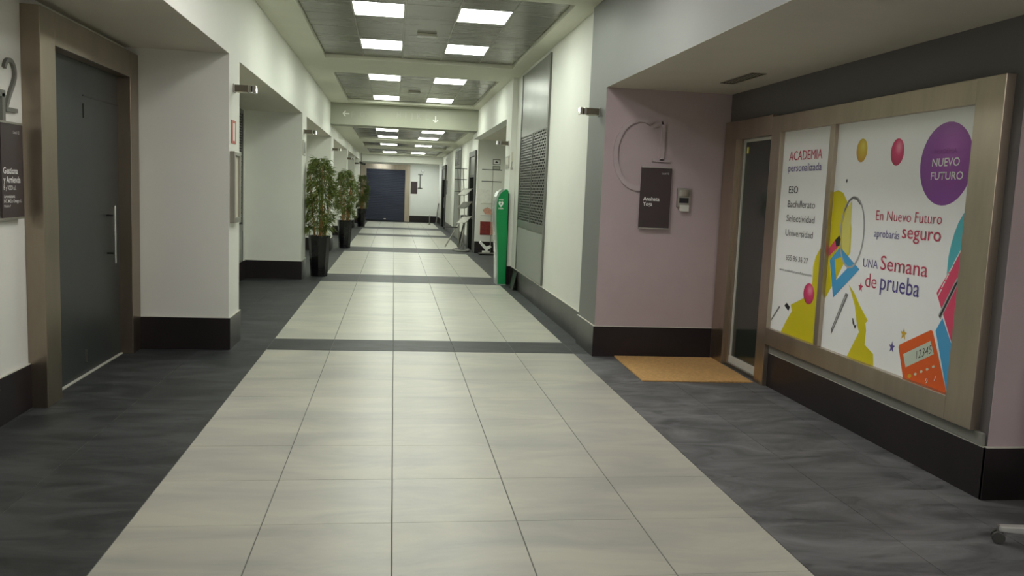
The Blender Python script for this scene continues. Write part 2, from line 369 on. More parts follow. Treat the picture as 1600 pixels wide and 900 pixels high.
bb.box(1.94-.004, XR, R2Y[0]-th, R2Y[0], 0, .315); lip(lp, 1.94, XR, R2Y[0]-th, R2Y[0], .315)
bb.box(3.2-th, 3.2, R2Y[1], RNF, 0, .3); bb.box(XFAR-th, 3.2, RNF-th, RNF, 0, .30)
for a, b in [(23.3,26.3),(29.1,33.9),(36.7,YE)]: bb.box(XFAR-th, XFAR, a, b, 0, .30); lip(lp, XFAR-th, XFAR, a, b, .30)
bb.box(XRB-th-.004, XRB, 4.03, 6.75, 0, .29); lip(lp, XRB-th-.004, XRB, 4.03, 6.75, .29)
bb.box(XRB-th-.004, 6.0, 4.024, 4.045, 0, .295); lip(lp, XRB-th-.004, 6.0, 4.024, 4.045, .295)
struct('baseboard_right', bb, 'base', 'tall black baseboard along the right walls'); struct('trim_2', lp, 'lip', 'thin pale lip on top of the right baseboard')

# ---------------------------------------------------------------- end of the corridor
mb = MB().box(-4, 3.0, YE, YE+.2, 0, 3.2)
struct('wall_end', mb, 'wall', 'pale end wall of the corridor with a roller shutter')
struct('baseboard_end', MB().box(.74, XFAR, YE-.02, YE, 0, .30), 'base', 'black baseboard on the end wall')
struct('wall_end_side', MB().box(-4.0, -3.8, PIL[-1][1], YE, 0, 3.0).box(-4.0, XLB, PIL[-1][1]-.2, PIL[-1][1], 0, 3.0), 'wall', 'side walls of the cross passage at the far end')

# ---------------------------------------------------------------- ceiling
RX = [-1.085, -.51, .075, .667, 1.26, 1.79]
BAYS = [  # y0, y1, rows, lamp rows, z of soffit, lamp style
    (-3.2, .75, [-3.2,-2.425,-1.65,-.875,-.1,.75], [], ZC, 'N'),
    (2.4, 7.05, [2.4,3.175,3.95,4.725,5.5,6.275,7.05], [1,4], ZC, 'N'),
    (8.6, 13.25, [8.6,9.375,10.15,10.925,11.7,12.5,13.25], [1,4], ZC, 'G'),
    (14.85, 19.75, [14.85,15.25,16.05,16.9,17.75,18.68,19.55,19.75], [1,5], ZC, 'G'),
    (21.0, 25.9, [21.0,21.7,22.6,23.55,24.7,25.6,25.9], [1,4], ZF, 'G'),
    (27.5, 30.6, [27.5,28.2,29.05,30.0,30.6], [2], ZF, 'G'),
    (32.0, 36.6, [32.0,33.0,34.0,35.2,36.3,36.6], [3], ZF, 'G')]
BEAM = (20.2, 20.8)
ce = MB()
ce.box(XL-.1, RX[0], YB, BEAM[0], ZC, ZC+.09); ce.box(RX[5], XR+.1, YB, BEAM[0], ZC, ZC+.09)
ce.box(XL-.1, RX[0], BEAM[1], 37.3, ZF, ZF+.09); ce.box(RX[5], XFAR+.1, BEAM[1], 37.3, ZF, ZF+.09)
prev = YB
for b in BAYS[:4]: ce.box(RX[0], RX[5], prev, b[0], ZC, ZC+.09); prev = b[1]
ce.box(RX[0], RX[5], prev, BEAM[0], ZC, ZC+.09); prev = BEAM[1]
for b in BAYS[4:]: ce.box(RX[0], RX[5], prev, b[0], ZF, ZF+.09); prev = b[1]
ce.box(RX[0], RX[5], prev, 37.3, ZF, ZF+.09)
ce.box(XR+.1, 6.0, YB, LY, ZC, ZC+.09); ce.box(-3, 3.5, YB, BEAM[0], ZC+.09, ZC+.25); ce.box(-3, 3.5, BEAM[1], 37.3, ZF+.09, ZF+.2)
ce.box(-4, 3, 37.66, YE, 2.80, 2.95)
cel = struct('ceiling', ce, 'ceil', 'pale green-grey plaster ceiling with recessed metal bays')
WL['ceiling'] = Vector((0,0,0))
struct('ceiling_beam', MB().box(XL, XR, BEAM[0], BEAM[1], ZF, ZC+.2), 'beam', 'deep crossbeam carrying the direction letters', bevel=.004)
struct('ceiling_beam_end', MB().box(-4, XFAR, 37.3, 37.65, 2.68, 3.1), 'wall', 'lower crossbeam before the end wall')
PM = {}
def panel(x0, x1, y0, y1, z):
    key = (round(x1-x0,3), round(y1-y0,3))
    if key not in PM:
        a, b = (x1-x0)/2-.003, (y1-y0)/2-.002; c = .006
        mb = MB().add([(-a,-b,.012),(a,-b,.012),(a,b,.012),(-a,b,.012),(-a,-b,c),(a,-b,c),(a,b,c),(-a,b,c),(-a+c,-b+c,0),(a-c,-b+c,0),(a-c,b-c,0),(-a+c,b-c,0)],
            [(4,5,1,0),(5,6,2,1),(6,7,3,2),(7,4,0,3),(8,9,5,4),(9,10,6,5),(10,11,7,6),(11,8,4,7),(11,10,9,8)])
        me = bpy.data.meshes.new('ceiling_panel'); me.from_pydata(mb.v, [], mb.f); me.update(); me.materials.append(MT['metalceil']); PM[key] = me
    o = bpy.data.objects.new('ceiling_panel', PM[key]); COL.objects.link(o); o.parent = cel; o.location = ((x0+x1)/2, (y0+y1)/2, z)
TB = {}
def tee_bar(x, y0, y1, z):
    MB().box(x-.007, x+.007, y0, y1, z-.003, z+.006).build('tee_bar', 'steel2', cel)
def ceiling_light(x0, x1, y0, y1, z, style, label, group):
    t = root('ceiling_light', ((x0+x1)/2, (y0+y1)/2, z-.002), label, 'ceiling light', group)
    a, b, c, d = x0+.006, x1-.006, y0+.02, y1-.02; e = .012
    mb = MB().box(a, a+e, c, d, z-.004, z+.012).box(b-e, b, c, d, z-.004, z+.012).box(a+e, b-e, c, c+e, z-.004, z+.012).box(a+e, b-e, d-e, d, z-.004, z+.012).box(a+e, b-e, c+e, d-e, z+.009, z+.012)
    mb.build('frame', 'white', t)
    MB().box(a+e, b-e, c+e, d-e, z-.001, z+.008).build('diffuser', 'lamp'+style, t)
BN = ['bay behind the viewer', 'bay right above the viewer', 'nearest ceiling bay in view', 'second ceiling bay, just before the lettered beam', 'first bay beyond the lettered beam', 'middle bay beyond the lettered beam', 'last bay before the shutter']
for bi, (y0, y1, rows, lr, z, st) in enumerate(BAYS):
    zm = z+.055
    for x in RX[1:5]: tee_bar(x, y0, y1, zm)
    for i in range(5):
        for k in range(len(rows)-1):
            if k in lr and i in (1, 3):
                rn = ('front' if k == lr[0] else 'rear')+' row' if len(lr) > 1 else 'only row'
                lab = 'square lit ceiling panel, %s %s, %s' % ('left' if i == 1 else 'right', rn, BN[bi])
                ceiling_light(RX[i], RX[i+1], rows[k], rows[k+1], zm, 'F' if bi == 1 and k == 1 else st, lab, 'lit ceiling panels')
                continue
            panel(RX[i], RX[i+1], rows[k], rows[k+1], zm)
for i, (x, y, side) in enumerate([(2.6,-1.6,'left'),(3.4,-1.6,'right'),(2.6,-3.4,'left'),(3.4,-3.4,'right')]):  # assumed fill lamps behind the viewer, placed for their light
    ceiling_light(x-.3, x+.3, y-.39, y+.39, ZC-.013, 'L', 'square fill panel added on the unseen lobby ceiling behind the viewer, %s %s' % ('front' if y > -2 else 'rear', side), 'lit ceiling panels')
for x, side in [(-.6,'left'),(1.2,'right')]:  # added fill lamps, out of sight behind the lower crossbeam
    ceiling_light(x-.3, x+.3, 38.3, 39.08, 2.787, 'E', 'square fill panel added out of sight above the end wall passage, %s one' % side, 'lit ceiling panels')
def emergency(x, y, z, lab):
    t = root('emergency_light', (x, y, z), lab, 'emergency light', 'emergency lights on the metal ceiling')
    MB().box(x-.125, x+.125, y-.055, y+.055, z-.035, z).build('housing', 'cream', t, .006)
    MB().box(x-.115, x+.115, y-.058, y+.045, z-.042, z-.03).build('cover', 'white', t, .004)
emergency(.37, 11.08, ZM, 'small flat emergency light between the four nearest lit panels')
emergency(.36, 17.6, ZM, 'small flat emergency light in the second ceiling bay')
emergency(.36, 35.8, ZF+.055, 'small flat emergency light in the last bay before the shutter')

# ---------------------------------------------------------------- left door (structure) : bronze frame, dark slab
def door_root(name, loc, label): return root(name, loc, label, None, None, 'structure')
d = door_root('door_1', (XLB, 6.9, 0), 'dark grey metal door in a wide bronze steel frame, left niche')
FX = -2.29
box('door_jamb', 'steelshade', d, XLB, FX, 5.92, 6.17, 0, 2.66, bevel=.003)
box('door_jamb', 'steelshade', d, XLB, FX, 7.80, 8.034, 0, 2.66, bevel=.003)
box('door_head', 'steelshade', d, XLB, FX, 6.17, 7.80, 2.44, 2.66, bevel=.003)
sl = box('door_slab', 'doordark', d, XLB-.03, XLB+.012, 6.17, 7.80, .012, 2.44)
box('pull_handle', 'chrome', sl, -2.345, -2.325, 7.47, 7.49, .845, 1.335, bevel=.004)
MB().bar((XLB+.01,7.48,.93), (-2.335,7.48,.93), .008).bar((XLB+.01,7.48,1.25), (-2.335,7.48,1.25), .008).build('handle_bracket', 'black', sl)
MB().box(XLB+.011, XLB+.016, 6.97, 7.80, 2.185, 2.197).build('groove_line', 'black', sl)
MB().box(XLB+.011, XLB+.018, 6.97, 6.985, 2.02, 2.13).build('pivot_fitting', 'black', sl)
MB().box(XLB+.011, XLB+.020, 6.93, 6.955, .10, .20).build('pivot_fitting', 'steel2', sl)
struct('trim_3', MB().box(XLB, XLB+.03, 6.17, 7.80, 0, .010), 'lip', 'pale threshold strip under the dark left door')

# ---------------------------------------------------------------- shop sign boards
def sign_board(org, ax, label, lines, mirror=False):
    ax = Vector(ax); n = ax.cross(EZ); o = Vector(org)
    t = root('sign_board', o, label, 'sign')
    def bx(u0,u1,z0,z1,d0,d1,m,nm):
        MB().prism([(u0,z0),(u1,z0),(u1,z1),(u0,z1)], o+n*d0, ax, EZ, d1-d0).build(nm, m, t)
    bx(0,.305,.012,.593,.024,.040,'sign','panel'); bx(0,.305,.593,.605,.022,.044,'steel2','top_rail'); bx(0,.305,0,.012,.022,.044,'steel2','bottom_rail')
    for u in (.06,.245): bx(u-.01,u+.01,.57,.59,.0005,.024,'steel2','standoff'); bx(u-.01,u+.01,.02,.04,.0005,.024,'steel2','standoff')
    for s, u, z, wd, h, ref, bold in lines: text(s, o+n*.0405+ax*u+EZ*z, wd, h, ax, EZ, 'white', t, ref, bold)
    return t
sign_board((2.373, 7.962, 1.28), (1,0,0), 'brown sign board under the raised numeral 1 on the mauve wall',
    [('Local 12', .205, .535, .072, .017, 'H', 0), ('Anahata', .03, .275, .165, .036, 'H', .018), ('Yoga', .03, .225, .095, .036, 'H', .018)])
sign_board((XLB, 5.517, 1.285), (0,1,0), 'brown sign board under the raised numeral 2, left of the dark door',
    [('Local 12', .17, .535, .085, .018, 'H', 0), ('Gestiona', .02, .285, .20, .038, 'H', .018), ('y Arrienda', .02, .23, .235, .038, 'H', .018), ('B y V2DI s.l.', .02, .185, .17, .025, 'H', .008),
     ('Arrendadora', .02, .135, .15, .02, 'H', .008), ('INT. M.Do Omega s.L.', .02, .105, .25, .02, 'H', .006), ('Módulo F', .02, .078, .09, .014, 'H', 0)])

# ---------------------------------------------------------------- metal letters on walls
def arc(cx, cy, rx, ry, a0, a1, n=24): return [(cx+rx*math.cos(math.radians(a0+(a1-a0)*i/n)), cy+ry*math.sin(math.radians(a0+(a1-a0)*i/n))) for i in range(n+1)]
def letter(name, org, ax, strokes, m, label, d=.02):
    mb = MB()
    for pts, wd in strokes: mb.ribbon(pts, wd, org, Vector(ax), EZ, d)
    o = mb.build(name, m, None, loc=org); tag(o, label, 'letter'); return o
C0 = (2.075, 7.961, 1.67)
letter('metal_letter', C0, (1,0,0), [(arc(.27,.33,.235,.33,64,308,40), .045)], 'lettermauve', 'large raised letter C partly behind the brown sign on the mauve wall')
letter('metal_numeral', (2.47, 7.961, 1.935), (1,0,0), [([(.0,.335),(.10,.375)],.03), ([(.105,.385),(.105,.012)],.042), ([(.01,.012),(.185,.012)],.026)], 'lettermauve', 'raised numeral 1 beside the large letter C on the mauve wall')
letter('metal_letter', (XLB, 5.20, 1.69), (0,1,0), [(arc(.24,.35,.19,.345,48,318,40), .045), ([(.27,.37),(.445,.37)],.04), ([(.42,.37),(.42,.12)],.04)], 'letter', 'large raised letter G cut by the left picture edge')
letter('metal_numeral', (XLB, 5.645, 1.955), (0,1,0), [(arc(.085,.245,.072,.075,165,-20,16)+[(.135,.185),(.07,.10),(.02,.02)],.026), ([(.005,.013),(.17,.013)],.026)], 'letter', 'raised numeral 2 above the sign board, left of the dark door')
letter('metal_letter', (1.10, YE-.002, 1.58), (1,0,0), [([(.11,0),(.11,.68)],.07), ([(.0,.02),(.22,.02)],.045), ([(.0,.66),(.22,.66)],.045)], 'letter', 'raised letter I on the far end wall beside the shutter', .03)
BY = BEAM[0]-.001
def beam_text(s, x, z, wd, h, m, label):
    t = root('direction_letter', (x, BY, z), label, 'letter', 'direction letters on the crossbeam')
    text(s, (x, BY, z), wd, h, EX, EZ, m, t, 'H', 0, 'glyph', .004)
for s, x, z, wd in [('F',-1.03,3.185,.075),('G',-.83,3.19,.10),('H',.02,3.225,.09),('I',.22,3.225,.02),('J',.33,3.22,.06),('K',.50,3.215,.09),('L',.70,3.213,.07)]:
    beam_text(s, x, z, wd, .125, 'letterpale', 'thin pale letter %s on the crossbeam' % s)
def arrow(name, c, dirv, label):
    mb = MB(); dx, dz = dirv; px, pz = -dz, dx; L_ = .075
    tip = (dx*L_, dz*L_); tail = (-dx*L_, -dz*L_)
    mb.ribbon([tail, tip], .022, c, EX, EZ, .012)
    for s in (1,-1): mb.ribbon([tip, (tip[0]-dx*.06+px*s*.06, tip[1]-dz*.06+pz*s*.06)], .022, c, EX, EZ, .012)
    tag(mb.build(name, 'arrow', None, loc=c), label, 'arrow')
arrow('direction_arrow', (-1.15, BY, 3.255), (-1,0), 'white arrow pointing left on the crossbeam')
arrow('direction_arrow', (.933, BY, 3.23), (0,-1), 'white arrow pointing down on the crossbeam')

# ---------------------------------------------------------------- wall lamps
def wall_lamp(x, y, z, s, label):
    t = root('wall_lamp', (x, y, z), label, 'wall lamp', 'steel wall lamps on the pillars')
    def bx(a, b, y0, y1, z0, z1, m, nm, bv=.003):
        x0, x1 = sorted((x+s*a, x+s*b)); MB().box(x0, x1, y0, y1, z0, z1).build(nm, m, t, bv)
    bx(0, .012, y-.05, y+.05, z-.04, z+.04, 'steel2', 'back_plate'); bx(.012, .135, y-.045, y+.045, z-.03, z+.032, 'bronze', 'arm')
    bx(.135, .160, y-.047, y+.047, z-.033, z+.034, 'chrome', 'collar'); bx(.160, .175, y-.042, y+.042, z-.026, z+.028, 'black', 'gap'); bx(.175, .205, y-.047, y+.047, z-.034, z+.035, 'chrome', 'end_cap')
    bx(.03, .12, y-.035, y+.035, z-.036, z-.029, 'cream', 'lens', 0)
for i, (x, y, s, lab) in enumerate([(XL,8.29,1,'steel wall lamp on the nearest left pillar'),(XL,14.45,1,'steel wall lamp on the second left pillar, above the nearest bamboo'),(XL,20.95,1,'steel wall lamp on the third left pillar, above the second bamboo'),
        (XL,27.5,1,'small steel wall lamp on the fourth left pillar'),(XL,32.6,1,'small steel wall lamp on the fifth left pillar'),(XP,8.22,-1,'steel wall lamp on the grey pillar beside the white wall'),(1.94,14.5,-1,'steel wall lamp on the pillar above the green column')]):
    wall_lamp(x, y, 2.445 if s > 0 else (2.405 if y < 10 else 2.42), s, lab)
t = root('wall_lamp', (1.31, YE, 2.43), 'round steel wall lamp above the letter I on the end wall', 'wall lamp', 'steel wall lamps on the pillars')
MB().bar((1.31,YE,2.43), (1.31,YE-.16,2.43), .075, 20).build('housing', 'steel2', t, .004); MB().bar((1.31,YE-.16,2.43), (1.31,YE-.175,2.43), .06, 20).build('lens', 'white', t)
t = root('security_camera', (-1.40, 36.4, 2.5), 'dark security camera hanging near the far left pillar', 'camera')
MB().bar((-1.40,36.4,ZF-.001), (-1.40,36.4,2.62), .02).build('stem', 'greypl', t); MB().bar((-1.46,36.5,2.58), (-1.26,36.2,2.52), .055, 12).build('body', 'tire', t, .005); MB().bar((-1.26,36.2,2.52), (-1.252,36.188,2.5175), .035, 12).build('lens', 'chrome', t)

# ---------------------------------------------------------------- small things on pillars
t = root('fire_sign', (XL, 8.256, 1.93), 'small red and white fire sign on the nearest left pillar', 'sign')
MB().box(XL+.0005, XL+.006, 8.148, 8.366, 1.93, 2.145).build('plate', 'red', t); MB().box(XL+.006, XL+.0068, 8.215, 8.30, 1.955, 2.12).build('pictogram', 'white', t)
t = root('notice_case', (XL, 8.25, 1.19), 'steel framed cream panel below the red sign, nearest left pillar', 'notice case')
y0, y1, z0, z1 = 8.09, 8.42, 1.19, 1.855
for c in [(y0,y0+.05,z0,z1),(y1-.05,y1,z0,z1)]: MB().box(XL+.0005, XL+.045, *c).build('frame_side', 'steel2', t, .003)
MB().box(XL+.0005, XL+.045, y0+.05, y1-.05, z1-.04, z1).build('frame_top', 'steel2', t, .003); MB().box(XL+.0005, XL+.045, y0+.05, y1-.05, z0, z0+.05).build('frame_bottom', 'steel2', t, .003)
MB().box(XL+.0005, XL+.025, y0+.05, y1-.05, z0+.05, z1-.04).build('panel', 'cream', t)
t = root('notice_plate', (XL, 14.5, 2.05), 'small grey notice plate under the lamp of the second left pillar', 'sign')
MB().box(XL+.0005, XL+.012, 14.27, 14.74, 2.05, 2.30).build('plate', 'steel2', t, .002); MB().box(XL+.012, XL+.013, 14.36, 14.62, 2.09, 2.27).build('print', 'letter', t)
t = root('notice_plate', (1.94, 14.5, 1.985), 'small grey notice plate under the lamp of the pillar behind the green column', 'sign')
MB().box(1.928, 1.9395, 14.3, 14.72, 1.985, 2.2).build('plate', 'steel2', t, .002); MB().box(1.927, 1.928, 14.38, 14.64, 2.06, 2.17).build('print', 'cream', t)
t = root('hanging_key_tag', (1.975, 14.2, 1.98), 'narrow hanging plastic tag on the pillar face above the green column', 'tag')
MB().box(1.955, 1.985, 14.186, 14.1995, 2.10, 2.26).build('sleeve', 'cream', t, .003); MB().box(1.964, 1.976, 14.192, 14.1995, 2.0, 2.10).build('strap', 'greypl', t); MB().box(1.95, 1.99, 14.185, 14.1995, 1.965, 2.005).build('tag_end', 'steel2', t, .003)

# ---------------------------------------------------------------- service doors with grilles
def grille_mesh(mb, x0, x1, y0, y1, z0, z1, pz=.040, py=.13, wd=.012):
    n = int((z1-z0)/pz); pz = (z1-z0)/n
    for k in range(n+1): mb.box(x0, x1, y0, y1, z0+pz*k-wd/2, z0+pz*k+wd/2)
    m = int((y1-y0)/py)
    for k in range(n):
        for j in range(m+1):
            yy = y0+py*(j+(.5 if k % 2 else 0))
            if yy < y1-.01: mb.box(x0+.001, x1-.001, yy-.018, yy+.018, z0+pz*k, z0+pz*(k+1))
def service_door(name, x, s, y0, y1, z0, zg0, zg1, z1, label, mats=('panel','panelpaint')):
    t = door_root(name, (x, (y0+y1)/2, z0), label)
    def bx(a, b, *c): p, q = sorted((x+s*a, x+s*b)); return MB().box(p, q, *c)
    bx(.001,.03,y0,y0+.05,z0,z1).build('frame_side', mats[0], t); bx(.001,.03,y1-.05,y1,z0,z1).build('frame_side', mats[0], t)
    bx(.001,.03,y0+.05,y1-.05,zg0-.10,zg0).build('frame_rail', mats[0], t)
    if z1-zg1 > .3:
        bx(.001,.022,y0+.05,y1-.05,zg1,z1).build('upper_panel', mats[0], t, .004); bx(.022,.028,y0+.05,y0+.08,zg1+.02,z1).build('edge_strip', 'tire', t); bx(.022,.028,y1-.10,y1-.07,zg1+.1,z1).build('edge_strip', 'tire', t)
    else: bx(.001,.03,y0+.05,y1-.05,zg1,z1).build('frame_rail', mats[0], t)
    bx(.001,.02,y0+.05,y1-.05,z0,zg0-.10).build('lower_panel', mats[1], t, .004)
    bx(.001,.004,y0+.05,y1-.05,zg0,zg1).build('grille_backing', 'void', t)
    ym = (y0+y1)/2
    bx(.006,.028,ym-.015,ym+.015,zg0,zg1).build('mullion', mats[0], t)
    for a, b in [(y0+.06,ym-.015),(ym+.015,y1-.06)]:
        mb = MB(); p, q = sorted((x+s*.008, x+s*.018)); grille_mesh(mb, p, q, a, b, zg0, zg1); mb.build('grille', mats[0], t, kind='stuff')
service_door('door_2', XR, -1, 11.12, 13.55, .335, 1.14, 2.465, 3.44, 'tall grey service door with perforated grille on the white right wall')
service_door('door_3', XLB, 1, 11.2, 13.87, .31, .90, 2.64, 2.70, 'grey service door with grille deep in the second left niche')
service_door('door_4', XFAR, -1, 26.5, 29.0, .02, 2.4, 2.86, 2.92, 'grey service door with high grille on the far right wall')
def plain_door(name, y0, y1, z1, zt, label):
    t = door_root(name, (XFAR, (y0+y1)/2, 0), label); x = XFAR
    for a, b in [(y0,y0+.16),(y1-.16,y1)]: MB().box(x-.05, x-.001, a, b, 0, z1).build('door_jamb', 'dkframe', t, .003)
    MB().box(x-.05, x-.001, y0+.16, y1-.16, z1-.14, z1).build('door_head', 'dkframe', t, .003)
    MB().box(x-.02, x-.001, y0+.16, y1-.16, zt, z1-.14).build('transom_pane', 'panel', t)
    MB().box(x-.03, x-.001, y0+.16, y1-.16, zt-.06, zt).build('transom_rail', 'dkframe', t)
    sl = MB().box(x-.015, x-.001, y0+.16, y1-.16, .01, zt-.06).build('door_slab', 'void', t)
    MB().box(x-.06, x-.04, y0+.25, y0+.28, .85, 1.3).build('pull_handle', 'chrome', sl)
plain_door('door_5', 21.5, 23.3, 2.62, 2.0, 'dark doorway with steel frame and grey transom past the alcove')
plain_door('door_6', 34.0, 36.6, 2.58, 2.05, 'dark doorway with steel frame near the end of the right wall')
t = root('notice_plate', (XFAR, 33.5, 1.4), 'narrow dark notice plate on the far right wall beside the last doorway', 'sign')
MB().box(XFAR-.02, XFAR-.0005, 33.2, 33.7, 1.4, 1.95).build('plate', 'greypl', t, .002)

# ---------------------------------------------------------------- shop window, glass door
X0 = 3.20
wn = door_root('window_1', (XRB, 5.4, .36), 'wide shop window in a bronze steel frame covered by posters')
MB().box(X0, XRB, 4.12, 4.345, .37, 2.315).build('frame_side', 'steel', wn, .003)
MB().box(X0, XRB, 4.345, 6.73, .37, .512).build('frame_bottom', 'steel', wn, .003)
MB().box(X0, XRB, 4.345, 6.73, 2.175, 2.315).build('frame_top', 'steel', wn, .003)
MB().box(X0+.008, XRB, 5.862, 5.93, .512, 2.175).build('mullion', 'steel', wn, .003)
MB().box(3.236, XRB-.002, 4.06, 6.725, .297, .368).build('lit_wall_strip', 'greypl', wn, .003)  # added strip; its paler grey stands in for light on the wall
MB().box(3.242, 3.25, 4.345, 5.862, .512, 2.175).build('pane', 'glassdark', wn); MB().box(3.242, 3.25, 5.93, 6.73, .512, 2.175).build('pane', 'glassdark', wn)
dr = door_root('door_7', (XRB, 7.3, 0), 'dark glass door in a bronze frame beside the poster window')
MB().box(X0, XRB+.02, 6.73, 6.905, 0, 2.315).build('door_jamb', 'steel', dr, .003)
MB().box(X0, XRB+.02, 7.655, 7.93, 0, 2.34).build('door_jamb', 'steel', dr, .003)
MB().box(X0, XRB+.02, 6.905, 7.655, 2.165, 2.335).build('door_head', 'steel', dr, .003)
MB().box(3.235, 3.262, 7.60, 7.655, .01, 2.165).build('door_stop', 'steel', dr)
MB().box(3.228, 3.262, 6.905, 7.60, 0, .03).build('threshold', 'steel2', dr)
sl = MB().box(3.268, 3.28, 6.92, 7.585, .04, 2.15).build('glass_leaf', 'glassdark', dr)
MB().box(3.255, 3.29, 7.568, 7.592, .03, 2.16).build('edge_seal', 'seal', sl); MB().box(3.255, 3.29, 6.908, 6.922, .5, 2.16).build('edge_seal', 'seal', sl); MB().box(3.252, 3.29, 6.908, 7.6, .032, .10).build('bottom_seal', 'seal', sl); MB().box(3.255, 3.29, 6.908, 7.6, 2.135, 2.16).build('top_seal', 'seal', sl)
MB().box(3.262, 3.268, 7.50, 7.535, 2.03, 2.09).build('closer_tag', 'p_pale', sl)
# posters: flat prints on the panes
PX = 3.2415
def poster(name, y0, y1, z0, z1, label):
    t = root(name, (PX, (y0+y1)/2, z0), label, 'poster'); MB().box(PX-.0015, PX, y0, y1, z0, z1).build('vinyl_sheet', 'poster', t); return t
FXP = PX-.0015
LV = [0]
def pr_poly(t, nm, m, pts, lv):
    return MB().prism([(-y, z) for y, z in pts], (FXP-lv*.0004, 0, 0), -EY, EZ, .0003).build(nm, m, t)
def pr_ell(t, nm, m, y, z, ry, rz, lv, rot=0, n=40): pr_poly(t, nm, m, ell(y, z, ry, rz, n, rot), lv)
def pr_text(t, s, y, z, y2, h, m, ref='H', bold=0., lv=6): text(s, (FXP-lv*.0004, y, z), y-y2, h, -EY, EZ, m, t, ref, bold)
def star(y, z, r): return [(y+(r if i % 2 == 0 else r*.42)*math.sin(i*math.pi/5), z+1.2*(r if i % 2 == 0 else r*.42)*math.cos(i*math.pi/5)) for i in range(10)]
pa = poster('shop_poster', 5.93, 6.73, .512, 2.175, 'narrow white poster listing school levels next to the dark glass door')
pr_poly(pa, 'yellow_shape', 'p_yellow', [(5.932,1.29),(6.0,1.24),(6.05,1.18),(6.078,1.104),(6.07,.983),(6.09,.894),(6.217,.828),(6.393,.759),(6.363,.712),(6.441,.628),(6.522,.523),(6.53,.5125),(5.932,.5125)], 1)
pr_ell(pa, 'printed_ball', 'b_pink', 6.111, .885, .085, .083, 2)
pr_poly(pa, 'printed_clip', 'p_black', [(6.464,.766),(6.403,.738),(6.425,.702),(6.501,.737)], 2); pr_poly(pa, 'printed_pencil', 'p_grey', [(6.722,.573),(6.728,.588),(6.594,.722),(6.575,.714)], 2)
for s, y, z, y2, h, m, b in [('ACADEMIA',6.616,1.935,6.072,.073,'p_red',0),('personalizada',6.616,1.845,6.068,.060,'p_purple',0),('ESO',6.577,1.667,6.42,.056,'p_black',.004),('Bachillerato',6.577,1.551,6.123,.056,'p_black',-.008),
        ('Selectividad',6.58,1.435,6.113,.054,'p_black',-.008),('Universidad',6.579,1.317,6.12,.052,'p_black',-.008),('655 86 36 27',6.534,1.117,6.165,.043,'p_black',-.008),('www.academianuevofuturo.com',6.638,1.021,6.085,.022,'p_grey',0)]:
    pr_text(pa, s, y, z, y2, h, m, 'H', b)
pb = poster('shop_poster', 4.345, 5.862, .512, 2.175, 'large white poster with violet ball offering a free trial week')
pr_poly(pb, 'yellow_shape', 'p_yellow', [(5.86,1.68),(5.801,1.693),(5.728,1.676),(5.659,1.61),(5.607,1.519),(5.575,1.419),(5.563,1.253),(5.661,1.131),(5.723,1.044),(5.789,.967),(5.86,.88)], 1)
pr_poly(pb, 'yellow_shape', 'p_yellow', [(5.547,1.024),(5.466,.972),(5.383,.894),(5.271,.807),(5.296,.781),(5.279,.735),(5.282,.635),(5.17,.592),(5.155,.5125),(5.49,.5125),(5.364,.709),(5.403,.769),(5.446,.885)], 1)
pr_poly(pb, 'lens_tint', 'p_pale', [(5.60,1.62),(5.66,1.56),(5.70,1.45),(5.69,1.32),(5.65,1.22),(5.58,1.25),(5.585,1.42)], 2)
for a in ([(5.835,1.174),(5.745,.902),(5.722,1.035),(5.769,1.185)], [(5.745,.902),(5.427,1.143),(5.577,1.142),(5.722,1.035)], [(5.427,1.143),(5.707,1.282),(5.835,1.174),(5.769,1.185),(5.684,1.209),(5.577,1.142)]): pr_poly(pb, 'printed_set_square', 'p_blue', a, 3)
mbr = MB(); mbr.ribbon([(-y, z) for y, z in ell(5.565, 1.395, .155, .25, 40)], .016, (FXP-.0016,0,0), -EY, EZ, .0003, True); mbr.build('printed_magnifier', 'p_silver', pb)
pr_poly(pb, 'printed_magnifier_arc', 'p_grey', [(5.70,1.52),(5.685,1.56),(5.64,1.625),(5.585,1.652),(5.53,1.64),(5.48,1.60),(5.485,1.59),(5.535,1.625),(5.585,1.632),(5.63,1.61),(5.67,1.555)], 5)
pr_poly(pb, 'printed_marker', 'p_pink', [(5.858,1.2),(5.858,1.262),(5.781,1.329),(5.729,1.32),(5.711,1.305),(5.749,1.268)], 4); pr_poly(pb, 'printed_marker_tip', 'p_black', [(5.781,1.329),(5.729,1.365),(5.705,1.34),(5.715,1.29),(5.76,1.28)], 5)
pr_poly(pb, 'printed_pencil', 'p_grey', [(5.724,.635),(5.738,.663),(5.578,.959),(5.54,.951)], 2); pr_poly(pb, 'printed_pencil_shine', 'p_silver', [(5.722,.675),(5.712,.67),(5.572,.93),(5.582,.935)], 3)
pr_poly(pb, 'printed_clip', 'p_black', [(5.464,.793),(5.453,.793),(5.423,.745),(5.401,.76),(5.416,.722),(5.453,.755)], 2)
for y, z, r, m in [(5.392,1.022,.032,'p_red'),(4.855,.784,.035,'p_gold'),(4.966,.678,.034,'p_purple')]: pr_poly(pb, 'printed_star', m, star(y, z, r), 2)
pr_ell(pb, 'printed_speck', 'p_black', 5.692, 1.761, .010, .014, 2, 0, 12)
pr_ell(pb, 'printed_ball', 'b_yellow', 5.527, 1.972, .068, .082, 2); pr_ell(pb, 'printed_ball', 'b_pink', 5.103, 1.943, .072, .088, 2); pr_ell(pb, 'printed_ball', 'b_purple', 4.606, 1.853, .242, .247, 2)
mbr = MB(); mbr.ribbon([(-y, z) for y, z in arc(4.347,1.734,.017,.058,0,180,16)], .012, (FXP-.0008,0,0), -EY, EZ, .0003); mbr.build('printed_ring', 'p_gold', pb)
